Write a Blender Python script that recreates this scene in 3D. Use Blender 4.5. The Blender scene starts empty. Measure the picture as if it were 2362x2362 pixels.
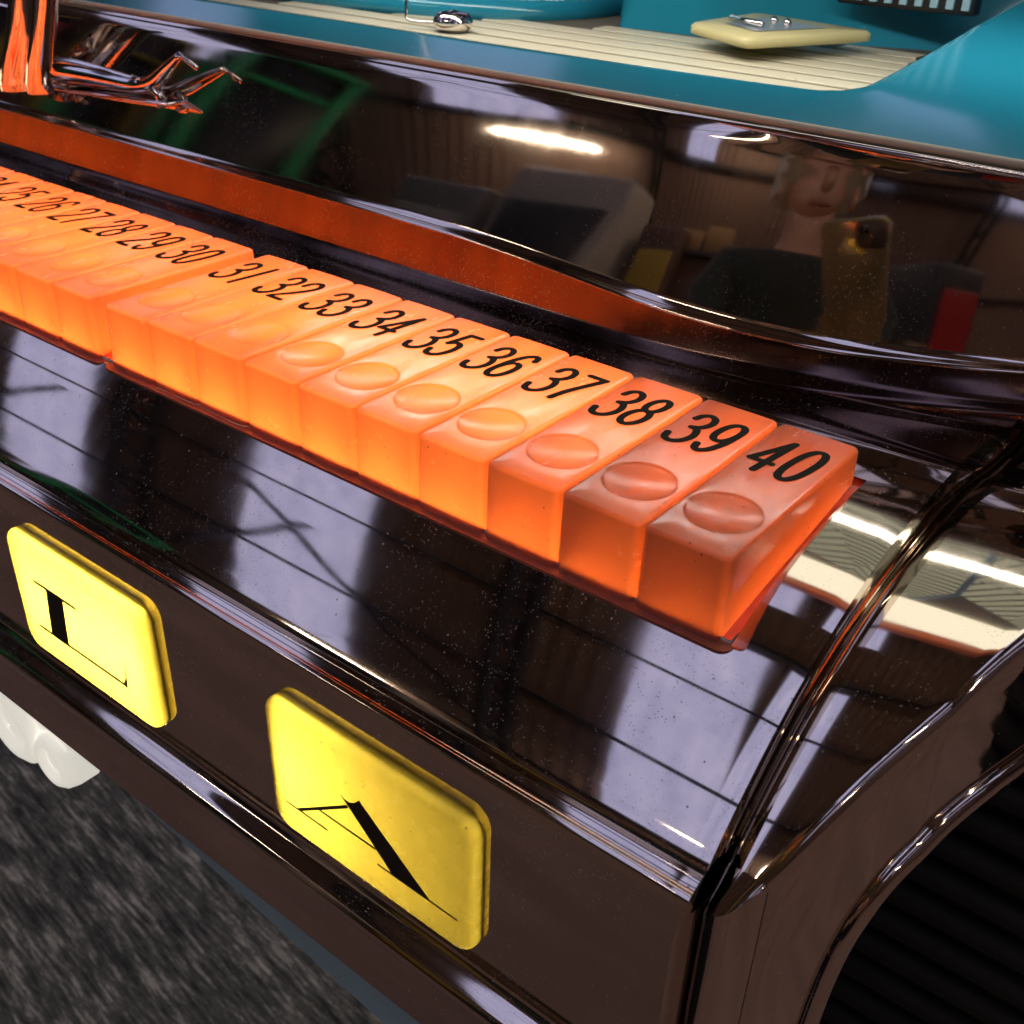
import bpy, bmesh, math, random
from mathutils import Vector, Matrix
random.seed(7)
U = 0.017                      # one key pitch in metres; all layout numbers below are in key pitches
sc = bpy.context.scene
C = sc.collection
PI = math.pi

# ------------------------------------------------------------------ camera
Rr = ((0.784, 0.620, 0.029), (0.342, -0.392, -0.854), (-0.519, 0.679, -0.519))   # right, down, forward
CAMPOS = Vector((3.525, -11.058, 5.633))
rgt = Vector(Rr[0]).normalized(); fwd = Vector(Rr[2]).normalized()
rgt = (rgt - fwd * rgt.dot(fwd)).normalized(); upv = rgt.cross(fwd).normalized()
cd = bpy.data.cameras.new('camera'); cam = bpy.data.objects.new('camera', cd); C.objects.link(cam)
cam.matrix_world = Matrix(((rgt.x, upv.x, -fwd.x, CAMPOS.x * U), (rgt.y, upv.y, -fwd.y, CAMPOS.y * U), (rgt.z, upv.z, -fwd.z, CAMPOS.z * U), (0, 0, 0, 1)))
cd.sensor_width = 36; cd.lens = 36 * 2519.9 / 2362
cd.clip_start = 0.01; cd.clip_end = 100
cd.dof.use_dof = True; cd.dof.focus_distance = 13.2 * U; cd.dof.aperture_fstop = 48
sc.camera = cam

# ------------------------------------------------------------------ world, exposure, render
w = bpy.data.worlds.new('World'); sc.world = w; w.use_nodes = True
w.node_tree.nodes['Background'].inputs[0].default_value = (.5, .55, .7, 1)
w.node_tree.nodes['Background'].inputs[1].default_value = 0.02
sc.view_settings.view_transform = 'Standard'; sc.view_settings.look = 'None'
sc.view_settings.exposure = 0; sc.view_settings.gamma = 1
sc.cycles.max_bounces = 10; sc.cycles.diffuse_bounces = 5; sc.cycles.glossy_bounces = 6
sc.cycles.transmission_bounces = 6; sc.cycles.transparent_max_bounces = 8
sc.cycles.caustics_reflective = False; sc.cycles.caustics_refractive = False
sc.cycles.sample_clamp_indirect = 6
sc.cycles.use_denoising = True

# ------------------------------------------------------------------ materials
def lin(r, g, b):
    f = lambda c: (c / 255 / 12.92) if c <= 10 else ((c / 255 + .055) / 1.055) ** 2.4
    return (f(r), f(g), f(b), 1)
def mat(name, col=(.5, .5, .5, 1), rough=.5, metal=0, spec=.5, **kw):
    m = bpy.data.materials.new(name); m.use_nodes = True
    b = m.node_tree.nodes['Principled BSDF']
    b.inputs['Base Color'].default_value = col; b.inputs['Roughness'].default_value = rough
    b.inputs['Metallic'].default_value = metal; b.inputs['Specular IOR Level'].default_value = spec
    for k, v in kw.items(): b.inputs[k.replace('_', ' ')].default_value = v
    return m
def N(m, t, **kw):
    n = m.node_tree.nodes.new(t)
    for k, v in kw.items(): setattr(n, k, v)
    return n
def L(m, a, b): m.node_tree.links.new(a, b)
def coords(m): return N(m, 'ShaderNodeTexCoord').outputs['Object']
def noise(m, co, scale, detail=3, rough=.5, vscale=None):
    if vscale:
        mp = N(m, 'ShaderNodeMapping'); mp.inputs['Scale'].default_value = vscale; L(m, co, mp.inputs['Vector']); co = mp.outputs[0]
    n = N(m, 'ShaderNodeTexNoise'); n.inputs['Scale'].default_value = scale; n.inputs['Detail'].default_value = detail
    n.inputs['Roughness'].default_value = rough; L(m, co, n.inputs['Vector']); return n.outputs['Fac']
def ramp(m, fac, stops):
    r = N(m, 'ShaderNodeValToRGB'); e = r.color_ramp.elements
    while len(e) < len(stops): e.new(.5)
    for k, (p, c) in enumerate(stops): e[k].position = p; e[k].color = c if len(c) == 4 else (*c, 1)
    L(m, fac, r.inputs['Fac']); return r.outputs['Color']
def math_(m, op, a, b=None, v=None):
    n = N(m, 'ShaderNodeMath', operation=op)
    L(m, a, n.inputs[0])
    if b is not None: L(m, b, n.inputs[1])
    if v is not None: n.inputs[1].default_value = v
    return n.outputs[0]
def bump(m, fac, strength, dist, bsdf=None):
    b = N(m, 'ShaderNodeBump'); b.inputs['Strength'].default_value = strength; b.inputs['Distance'].default_value = dist
    L(m, fac, b.inputs['Height']); L(m, b.outputs[0], (bsdf or m.node_tree.nodes['Principled BSDF']).inputs['Normal'])

def chrome(name, tint=(.62, .53, .50, 1), dust=.5, rough=.035):
    m = mat(name, tint, rough, 1.0)
    co = coords(m); p = m.node_tree.nodes['Principled BSDF']; out = m.node_tree.nodes['Material Output']
    # fine dust: small specks gathered in patches
    v = N(m, 'ShaderNodeTexVoronoi'); v.inputs['Scale'].default_value = 1900; v.inputs['Randomness'].default_value = 1
    L(m, co, v.inputs['Vector'])
    spk = ramp(m, v.outputs['Distance'], [(.14, (1, 1, 1)), (.32, (0, 0, 0))])
    rnd = ramp(m, noise(m, co, 900, 2), [(.50, (0, 0, 0)), (.58, (1, 1, 1))])
    patch = ramp(m, noise(m, co, 45, 4, .6), [(.40, (.08, .08, .08)), (.62, (1, 1, 1))])
    f = math_(m, 'MULTIPLY', spk, rnd); f = math_(m, 'MULTIPLY', f, patch); f = math_(m, 'MULTIPLY', f, v=dust)
    # sparse bigger grains
    v2 = N(m, 'ShaderNodeTexVoronoi'); v2.inputs['Scale'].default_value = 420; L(m, co, v2.inputs['Vector'])
    g = ramp(m, v2.outputs['Distance'], [(.07, (1, 1, 1)), (.11, (0, 0, 0))])
    g2 = ramp(m, noise(m, co, 120, 1), [(.52, (0, 0, 0)), (.55, (1, 1, 1))])
    gg = math_(m, 'MULTIPLY', math_(m, 'MULTIPLY', g, g2), v=dust * .8)
    f = math_(m, 'MAXIMUM', f, gg)
    d = N(m, 'ShaderNodeBsdfDiffuse'); d.inputs['Color'].default_value = (.55, .5, .45, 1)
    mx = N(m, 'ShaderNodeMixShader'); L(m, f, mx.inputs[0]); L(m, p.outputs[0], mx.inputs[1]); L(m, d.outputs[0], mx.inputs[2])
    # wiped smears change the gloss a little
    sm = ramp(m, noise(m, co, 60, 5, .65, (1, .35, .35)), [(.35, (rough, rough, rough)), (.75, (rough * 2.4,) * 3)])
    L(m, sm, p.inputs['Roughness'])
    b = N(m, 'ShaderNodeBump'); b.inputs['Strength'].default_value = .25; b.inputs['Distance'].default_value = .00003
    L(m, noise(m, co, 70, 2, .5), b.inputs['Height']); L(m, b.outputs[0], p.inputs['Normal'])
    L(m, mx.outputs[0], out.inputs['Surface'])
    return m
M = {}
M['chrome'] = chrome('dusty_chrome', (.67, .57, .475, 1), dust=1.0)
M['chrome_clean'] = chrome('polished_chrome', (.67, .57, .475, 1), dust=.6)
M['chrome_bright'] = mat('bright_chrome', (.75, .68, .64, 1), .06, 1)
M['dark_gap'] = mat('dark_gap', (.01, .009, .008, 1), .6)

def plastic(name, dif, tra, gloss_rough=.22, cloudy=60, fres=1.35):
    m = bpy.data.materials.new(name); m.use_nodes = True; nt = m.node_tree; nt.nodes.clear()
    out = N(m, 'ShaderNodeOutputMaterial'); co = coords(m)
    oi = N(m, 'ShaderNodeObjectInfo'); va = N(m, 'ShaderNodeVectorMath', operation='ADD'); L(m, co, va.inputs[0]); L(m, oi.outputs['Random'], va.inputs[1]); co = va.outputs[0]
    c = noise(m, co, cloudy, 3)
    D = N(m, 'ShaderNodeBsdfDiffuse'); T = N(m, 'ShaderNodeBsdfTranslucent'); G = N(m, 'ShaderNodeBsdfGlossy')
    vv = N(m, 'ShaderNodeTexVoronoi'); vv.inputs['Scale'].default_value = 520; L(m, co, vv.inputs['Vector'])
    sp = math_(m, 'MULTIPLY', ramp(m, vv.outputs['Distance'], [(.07, (1, 1, 1)), (.13, (0, 0, 0))]), ramp(m, noise(m, co, 160, 2), [(.56, (0, 0, 0)), (.62, (1, 1, 1))]))
    mc = N(m, 'ShaderNodeMixRGB'); L(m, sp, mc.inputs[0]); L(m, ramp(m, c, [(.3, tuple(x * .86 for x in dif)), (.7, dif)]), mc.inputs[1]); mc.inputs[2].default_value = (.10, .05, .03, 1); L(m, mc.outputs[0], D.inputs['Color'])
    mt = N(m, 'ShaderNodeMixRGB'); L(m, sp, mt.inputs[0]); L(m, ramp(m, noise(m, co, 110, 4), [(.3, tuple(x * .88 for x in tra)), (.7, tra)]), mt.inputs[1]); mt.inputs[2].default_value = (.25, .08, .02, 1); L(m, mt.outputs[0], T.inputs['Color'])
    L(m, ramp(m, noise(m, co, 240, 5, .7, (1, .25, 1)), [(.35, (gloss_rough * .7,) * 3), (.7, (gloss_rough * 1.7,) * 3)]), G.inputs['Roughness'])
    T.inputs['Color'].default_value = (*tra, 1)
    G.inputs['Roughness'].default_value = gloss_rough; G.inputs['Color'].default_value = (1, 1, 1, 1)
    a = N(m, 'ShaderNodeMixShader'); a.inputs[0].default_value = .55; L(m, D.outputs[0], a.inputs[1]); L(m, T.outputs[0], a.inputs[2])
    fr = N(m, 'ShaderNodeFresnel'); fr.inputs['IOR'].default_value = fres
    b = N(m, 'ShaderNodeMixShader'); L(m, fr.outputs[0], b.inputs[0]); L(m, a.outputs[0], b.inputs[1]); L(m, G.outputs[0], b.inputs[2])
    bp = N(m, 'ShaderNodeBump'); bp.inputs['Strength'].default_value = .15; bp.inputs['Distance'].default_value = .0001
    L(m, noise(m, co, 700, 3), bp.inputs['Height']); L(m, bp.outputs[0], G.inputs['Normal'])
    L(m, b.outputs[0], out.inputs['Surface']); return m
M['orange'] = plastic('orange_plastic', (.78, .265, .17), (1, .20, .038), fres=1.5, gloss_rough=.18)
M['yellow'] = plastic('yellow_plastic', (.80, .58, .05), (1, .73, .09), fres=1.45)
M['ink'] = mat('printed_ink', (.022, .018, .010, 1), .7, spec=.1)
M['black_ink'] = mat('black_ink', (.012, .009, .005, 1), .5)
def emis(name, col, s):
    m = bpy.data.materials.new(name); m.use_nodes = True; nt = m.node_tree; nt.nodes.clear()
    o = N(m, 'ShaderNodeOutputMaterial'); e = N(m, 'ShaderNodeEmission'); e.inputs[0].default_value = (*col, 1); e.inputs[1].default_value = s
    L(m, e.outputs[0], o.inputs['Surface']); return m
M['key_lamp'] = emis('key_lamp', (1, .74, .44), 33)
M['letter_lamp'] = emis('letter_lamp', (1, .90, .62), 66)
M['box_white'] = mat('lamp_box_white', (.8, .8, .76, 1), .6)
M['turq'] = mat('turquoise_plastic', (.014, .205, .30, 1), .14)
M['cream'] = mat('cream_plastic', (.62, .56, .40, 1), .4)
M['cream_plate'] = mat('cream_plate', (.60, .52, .25, 1), .4)
M['gasket'] = mat('cream_gasket', (.62, .55, .40, 1), .4)
M['black'] = mat('black_plastic', (.008, .008, .008, 1), .4)
M['label'] = mat('silver_label', (.45, .47, .5, 1), .3, .6)
M['white_glow_plastic'] = mat('white_glow_plastic', (.85, .82, .74, 1), .15, Emission_Color=(1, .96, .84, 1), Emission_Strength=.6)  # emission added so the white trim looks brighter
M['bluegrey'] = mat('blue_paint', (.30, .48, .56, 1), .35)

# ------------------------------------------------------------------ helpers
def finish(bm, smooth=True):
    bmesh.ops.recalc_face_normals(bm, faces=bm.faces)
    for f in bm.faces: f.smooth = smooth
def obj(name, bm, m, parent=None, smooth=True, scale=True, recalc=True, **props):
    if recalc: bmesh.ops.recalc_face_normals(bm, faces=bm.faces)
    for f in bm.faces: f.smooth = smooth
    if scale:
        for v in bm.verts: v.co *= U
    me = bpy.data.meshes.new(name); bm.to_mesh(me); bm.free()
    for x in (m if isinstance(m, (list, tuple)) else [m]): me.materials.append(x)
    o = bpy.data.objects.new(name, me); C.objects.link(o)
    if parent: o.parent = parent
    for k, v in props.items(): o[k] = v
    return o
def thing(name, label, cat, loc=(0, 0, 0), group=None):
    o = bpy.data.objects.new(name, None); C.objects.link(o); o.location = Vector(loc) * U
    o.empty_display_size = .01; o['label'] = label; o['category'] = cat
    if group: o['group'] = group
    return o
def box(bm, x0, x1, y0, y1, z0, z1, bev=0, seg=2):
    r = bmesh.ops.create_cube(bm, size=1)
    for v in r['verts']:
        v.co = Vector(((x0 + x1) / 2 + v.co.x * (x1 - x0), (y0 + y1) / 2 + v.co.y * (y1 - y0), (z0 + z1) / 2 + v.co.z * (z1 - z0)))
    if bev:
        es = list({e for v in r['verts'] for e in v.link_edges})
        bmesh.ops.bevel(bm, geom=es, offset=bev, segments=seg, profile=.5, affect='EDGES')
    return r
def grid(bm, rows, flip=False, closeu=False):
    vs = [[bm.verts.new(p) for p in r] for r in rows]
    n = len(vs[0])
    for a, b in zip(vs[:-1], vs[1:]):
        for i in range(n - 1 + (1 if closeu else 0)):
            j = (i + 1) % n
            f = (a[i], a[j], b[j], b[i]); bm.faces.new(f[::-1] if flip else f)
    return vs
def spline(pts, n=8):
    pts = [Vector(p) for p in pts]; P = [2 * pts[0] - pts[1]] + pts + [2 * pts[-1] - pts[-2]]; out = []
    for i in range(1, len(P) - 2):
        a, b, c, d = P[i - 1:i + 3]
        for k in range(n):
            t = k / n
            out.append(.5 * ((2 * b) + (c - a) * t + (2 * a - 5 * b + 4 * c - d) * t * t + (-a + 3 * b - 3 * c + d) * t ** 3))
    out.append(pts[-1]); return out
def fillet(pts, r, n=6):
    """rounded polyline in 2D; r may be one number or one per point"""
    P = [Vector(p) for p in pts]; out = [P[0]]
    for i in range(1, len(P) - 1):
        rr = r if not isinstance(r, (list, tuple)) else r[i]
        a = (P[i - 1] - P[i]); b = (P[i + 1] - P[i]); la, lb = a.length, b.length
        d = min(rr, la * .45, lb * .45)
        if d < 1e-5: out.append(P[i]); continue
        p0 = P[i] + a / la * d; p2 = P[i] + b / lb * d
        for k in range(n + 1):
            t = k / n; out.append(p0 * (1 - t) ** 2 + P[i] * 2 * t * (1 - t) + p2 * t * t)
    out.append(P[-1]); return out
def tube(bm, path, r, n=10, cap=True, rf=None, ref=(0, 0, 1)):
    path = [Vector(p) for p in path]; rows = []
    for i, p in enumerate(path):
        t = (path[min(i + 1, len(path) - 1)] - path[max(i - 1, 0)]).normalized()
        a = t.cross(Vector(ref))
        if a.length < .1: a = t.cross(Vector((1, 0, 0)))
        a.normalize(); b = t.cross(a); q = r if rf is None else rf[i]
        rows.append([p + (a * math.cos(2 * PI * k / n) + b * math.sin(2 * PI * k / n)) * q for k in range(n)])
    vs = grid(bm, rows, closeu=True)
    if cap: bm.faces.new(vs[0]); bm.faces.new(vs[-1][::-1])
def ribbon(bm, pts, wd, z=0, closed=False, plane='xy', off=0):
    """flat stroke with round ends"""
    P = [Vector(p).to_2d() for p in pts]; n = len(P); Lr = []; Rt = []
    mk = (lambda q: Vector((q.x, q.y, z))) if plane == 'xy' else (lambda q: Vector((q.x, z, q.y)))
    for i in range(n):
        a = P[(i - 1) % n] if closed else P[max(i - 1, 0)]; b = P[(i + 1) % n] if closed else P[min(i + 1, n - 1)]
        t = (b - a).normalized(); nn = Vector((-t.y, t.x)); h = (wd[i] if isinstance(wd, list) else wd) / 2
        Lr.append(P[i] + nn * h); Rt.append(P[i] - nn * h)
    lv = [bm.verts.new(mk(q)) for q in Lr]; rv = [bm.verts.new(mk(q)) for q in Rt]
    for i in range(n - 1 + (1 if closed else 0)):
        j = (i + 1) % n; bm.faces.new((lv[i], rv[i], rv[j], lv[j]))
    if not closed:
        for k, s in ((0, -1), (n - 1, 1)):
            t = (P[min(k + 1, n - 1)] - P[max(k - 1, 0)]).normalized() * s
            nn = Vector((-t.y, t.x)); h = (wd[k] if isinstance(wd, list) else wd) / 2
            fan = [bm.verts.new(mk(P[k] + nn * h * math.cos(a) + t * h * math.sin(a))) for a in [PI * q / 8 for q in range(9)]]
            bm.faces.new(fan)

# ------------------------------------------------------------------ the hall (setting)
HR, HZ = 297.0, -60.0          # arched roof: radius and axis height
FLOORZ = -60.0
def arc(a, r=HR): a = math.radians(a); return (-r * math.sin(a), HZ + r * math.cos(a))      # angle from the crown towards the camera side (-y)
SKY = [(-520, -470), (-375, -325), (-240, -190), (-98, -68), (48, 92), (190, 240), (330, 375)]
RIBS = [-585, -430, -279, -126, 27, 180, 333]
X0, X1 = -620, 400
M['roof'] = mat('brown_roof_sheet', (.23, .150, .120, 1), .75)
M['roofsky'] = emis('rooflight_sheet', (.60, .66, 1.15), .86)
_m = M['roofsky']; _e = [n for n in _m.node_tree.nodes if n.type == 'EMISSION'][0]
_c = noise(_m, coords(_m), 3, 5, .65, (4.5, .35, .35))
L(_m, ramp(_m, _c, [(.32, (.46, .50, .92)), (.5, (.60, .64, 1.12)), (.7, (.74, .77, 1.25))]), _e.inputs[0])
M['steel'] = mat('dark_painted_steel', (.018, .014, .013, 1), .6)
def roof_patch(bm, xa, xb, a0, a1, rr=HR, corr=True):
    nx = max(1, int(round((xb - xa) / 3.2))) if corr else 1
    rows = []
    na = max(2, int((a1 - a0) / 3))
    for i in range(nx + 1):
        x = xa + (xb - xa) * i / nx; q = rr + ((i % 2) - .5) * 1.8 * (1 if corr else 0)
        rows.append([(x, *arc(a0 + (a1 - a0) * j / na, q)) for j in range(na + 1)])
    grid(bm, rows)
bm = bmesh.new(); bs = bmesh.new(); last = X0
for a, b in SKY:
    roof_patch(bm, last, a, -90, 90)
    for a0, a1 in ((-90, -53), (-12, 0), (53, 90)): roof_patch(bm, a, b, a0, a1)
    roof_patch(bs, a, b, 0, 53); roof_patch(bs, a, b, -53, -12); last = b
roof_patch(bm, last, X1, -90, 90)
for x, s in ((X0, 1), (X1, -1)):
    bm.faces.new([bm.verts.new((x, *arc(-90 + 180 * j / 40, HR + 1))) for j in range(41)])
roof = obj('roof', bm, M['roof'], smooth=False, kind='structure')
rl = obj('rooflight', bs, M['roofsky'], roof, smooth=False)
bm = bmesh.new()
for ang in [-1.2 + 18.2 * k for k in range(-5, 5)]:
    y, z = arc(ang, HR - 4.5)
    bm = bmesh.new(); tube(bm, [(X0 + 1, y, z), (X1 - 1, y, z)], 2.3, 6); obj('purlin', bm, M['steel'], roof, smooth=False)
for x in RIBS:
    bm = bmesh.new()
    for rr, th in ((HR - 9, 2.6), (HR - 24, 2.6)):
        tube(bm, [(x, *arc(a, rr)) for a in range(-90, 91, 5)], th, 6)
    for k in range(-90, 90, 10):
        tube(bm, [(x, *arc(k, HR - 9)), (x, *arc(k + 5, HR - 24)), (x, *arc(k + 10, HR - 9))], 1.4, 5)
    obj('arch_rib', bm, M['steel'], roof, smooth=False)
bm = bmesh.new()
for a0, a1 in (((-235, 20), (-126, 50)), ((-279, 52), (-205, 24)), ((27, 15), (180, 50)), ((-430, 50), (-330, 20))):
    tube(bm, [(a0[0] + (a1[0] - a0[0]) * k / 6, *arc(a0[1] + (a1[1] - a0[1]) * k / 6, HR - 9)) for k in range(7)], 2.0, 5)
obj('wind_brace', bm, M['steel'], roof, smooth=False)

# carpet and hall floor
M['carpet'] = mat('carpet_tiles', (.05, .05, .045, 1), .95)
m = M['carpet']; co = coords(m)
mp = N(m, 'ShaderNodeMapping'); mp.inputs['Rotation'].default_value = (0, 0, math.radians(6)); L(m, co, mp.inputs['Vector'])
st = noise(m, mp.outputs[0], 24, 4, .62, (1, 9, 1)); fz = noise(m, mp.outputs[0], 180, 2, .6, (1, 2.5, 1)); st = math_(m, 'ADD', math_(m, 'MULTIPLY', st, v=.8), math_(m, 'MULTIPLY', fz, v=.2)); st2 = noise(m, mp.outputs[0], 12, 3, .6, (1, 3, 1))
f = math_(m, 'ADD', math_(m, 'MULTIPLY', st, v=.75), math_(m, 'MULTIPLY', st2, v=.35))
L(m, ramp(m, f, [(.38, (.018, .021, .017)), (.47, (.055, .06, .046)), (.57, (.15, .15, .115)), (.69, (.60, .56, .44))]), m.node_tree.nodes['Principled BSDF'].inputs['Base Color'])
bump(m, st, .8, .006)
bm = bmesh.new(); box(bm, -400, -4, -16, 200, FLOORZ - 3, FLOORZ)
obj('carpet', bm, M['carpet'], smooth=False, kind='structure')
M['floor'] = mat('brown_floor_boards', (.16, .10, .075, 1), .55)
m = M['floor']; co = coords(m)
L(m, ramp(m, noise(m, co, 3, 5, .6, (1, 8, 1)), [(.3, (.21, .13, .085)), (.7, (.36, .23, .155))]), m.node_tree.nodes['Principled BSDF'].inputs['Base Color'])
bm = bmesh.new(); box(bm, X0, X1, -HR, HR, FLOORZ - 4, FLOORZ - .4)
obj('floor', bm, M['floor'], smooth=False, kind='structure')

# ------------------------------------------------------------------ strip lights hung under the roof
M['tube'] = emis('fluorescent_tube', (1, .84, .68), 38)
M['fitting'] = mat('white_fitting', (.6, .58, .54, 1), .4)
def strip_light(x, y, z, rz, label, ln=75):
    t = thing('strip_light', label, 'lamp', (x, y, z), 'strip lights hung under the arched roof'); t.rotation_euler = (0, 0, rz)
    bm = bmesh.new(); box(bm, -ln / 2, ln / 2, -2.2, 2.2, 2.2, 5, .5); obj('fitting', bm, M['fitting'], t)
    bm = bmesh.new(); tube(bm, [(-ln / 2 + 1, 0, 0), (ln / 2 - 1, 0, 0)], 1.3, 10); obj('tube', bm, M['tube'], t)
    for s in (-1, 1):
        bm = bmesh.new(); tube(bm, [(s * ln * .4, 0, 5), (s * ln * .4, 0, max(8, math.sqrt(max(HR ** 2 - y * y, 0)) + HZ - z - 8))], .3, 5)
        obj('hanger', bm, M['steel'], t)
strip_light(-178, -222, 98, -.2, 'strip light mirrored as the short bright streak in the middle of the chrome riser', 34)
strip_light(-30, -190, 120, 0, 'strip light mirrored in the chrome at the right end of the roll')
strip_light(190, -60, 190, .2, 'added unseen strip light above the right side of the hall')  # this and the strips below are unseen, added to brighten the hall
strip_light(-60, 120, 150, 0, 'added unseen strip light behind the jukebox on its left')
strip_light(90, 120, 150, 0, 'added unseen strip light behind the jukebox on its right')
strip_light(260, 60, 170, 0, 'added unseen strip light farthest to the right of the jukebox')
strip_light(-420, 60, 170, 0, 'added unseen strip light farthest to the left of the jukebox')
strip_light(270, -170, 120, 0, 'added unseen strip light low over the front right of the hall')

exec_parts = []
# ------------------------------------------------------------------ jukebox
jb = thing('jukebox', 'chrome fronted jukebox with rows of lit orange number keys and yellow letter keys', 'jukebox', (0, 0, 0))

# profile of the key bank, from the shelf at the back over the roll, the face, the ridge, to the lip (y, z)
shelf = [(6.5, -.98), (4.5, -.90), (2.2, -.72), (1.2, -.52), (.45, -.41), (-.2, -.385), (-.8, -.41), (-1.3, -.455), (-1.75, -.52), (-2.1, -.60), (-2.5, -.72), (-2.9, -.885), (-3.3, -1.085), (-3.65, -1.32), (-3.98, -1.585), (-4.25, -1.835), (-4.46, -2.06)]
shelf_s = spline([(a, b, 0) for a, b in shelf], 6)
shelf_s = [Vector((p.x, p.y)) for p in shelf_s]
def zprof(y):
    for a, b in zip(shelf_s[:-1], shelf_s[1:]):
        if b.x <= y <= a.x: t = (y - a.x) / (b.x - a.x); return a.y + (b.y - a.y) * t
    return shelf_s[0].y if y > shelf_s[0].x else shelf_s[-1].y
lower = fillet([(-4.46, -2.06), (-4.58, -2.21), (-4.60, -2.31), (-4.76, -2.33), (-4.80, -2.28), (-4.86, -2.31), (-4.87, -2.42), (-4.87, -2.95), (-4.87, -4.95), (-4.87, -5.30), (-4.95, -5.42), (-5.12, -5.47), (-5.20, -5.62), (-5.12, -5.80), (-4.96, -5.86), (-4.90, -5.98), (-4.90, -7.20), (-4.80, -7.27), (-4.3, -7.27)],
               [0, .05, .03, .03, .03, .04, .03, 0, 0, .10, .08, .1, .12, .1, .06, .06, .06, .05, 0], 6)
prof = shelf_s[:-1] + lower
XE = 1.03
def end_rows(prof, x0, xs, xe, r=.07, sgn=1):
    """sections along x, the last ones rounding over into the seam"""
    nrm = []; r = .032
    for i, p in enumerate(prof):
        a = prof[max(i - 1, 0)]; b = prof[min(i + 1, len(prof) - 1)]; t = (b - a).normalized(); nrm.append(Vector((t.y, -t.x)) * (1 if True else 1))
    rows = []
    for x in xs: rows.append([(x, p.x, p.y) for p in prof])
    for k in range(1, 7):
        a = PI / 2 * k / 6; off = r * (1 - math.cos(a)); xx = xe - sgn * r + sgn * r * math.sin(a)
        rows.append([(xx, p.x + n.x * off, p.y + n.y * off) for p, n in zip(prof, nrm)])
    rows.append([(xe, p.x + n.x * .5, p.y + n.y * .5) for p, n in zip(prof, nrm)])
    return rows
# find which side the inward normal points to
t0 = (prof[40] - prof[38]).normalized()
INS = 1
bm = bmesh.new()
NX = [.12, .4, .7, XE - .032]
rows = end_rows(prof, 0, NX, XE)
grid(bm, rows)
ik0 = next(i for i, p in enumerate(prof) if p.x < .10); ik1 = next(i for i, p in enumerate(prof) if p.x < -3.02)
fa = next(i for i, p in enumerate(prof) if abs(p.x + 4.87) < 1e-4 and abs(p.y + 2.95) < 1e-4)
fb = next(i for i, p in enumerate(prof) if abs(p.x + 4.87) < 1e-4 and abs(p.y + 4.95) < 1e-4)
LX = [(-10.15, -7.15), (-4.55, -1.55)]                 # openings of the two letter keys
XS = (-42, -30, -20, LX[0][0], LX[0][1], LX[1][0], LX[1][1], .12)
grid(bm, [[(x, p.x, p.y) for p in prof[:ik0 + 1]] for x in XS])
grid(bm, [[(x, p.x, p.y) for p in prof[ik1:fa + 1]] for x in XS])
grid(bm, [[(x, p.x, p.y) for p in prof[fb:]] for x in XS])
for xa, xb in zip(XS[:-1], XS[1:]):
    if (xa, xb) not in LX: grid(bm, [[(x, p.x, p.y) for p in prof[fa:fb + 1]] for x in (xa, xb)])
bmesh.ops.remove_doubles(bm, verts=bm.verts, dist=.001)
obj('key_bank_trim', bm, M['chrome'], jb, label='long dusty chrome roll, face and lip that carry the keys')

# white lined lamp box under the number keys, with its lamp ending before the last keys
bm = bmesh.new()
box(bm, -41, .10, -3.0, .08, -3.5, -.9)
for f in [f for f in bm.faces if f.normal.z > .9]: bm.faces.remove(f)
obj('lamp_box', bm, M['box_white'], jb, smooth=False)
bm = bmesh.new(); tube(bm, [(-40, -1.6, -2.0), (-2.7, -1.6, -2.0)], .36, 16)
obj('key_lamp', bm, M['key_lamp'], jb)

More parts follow.
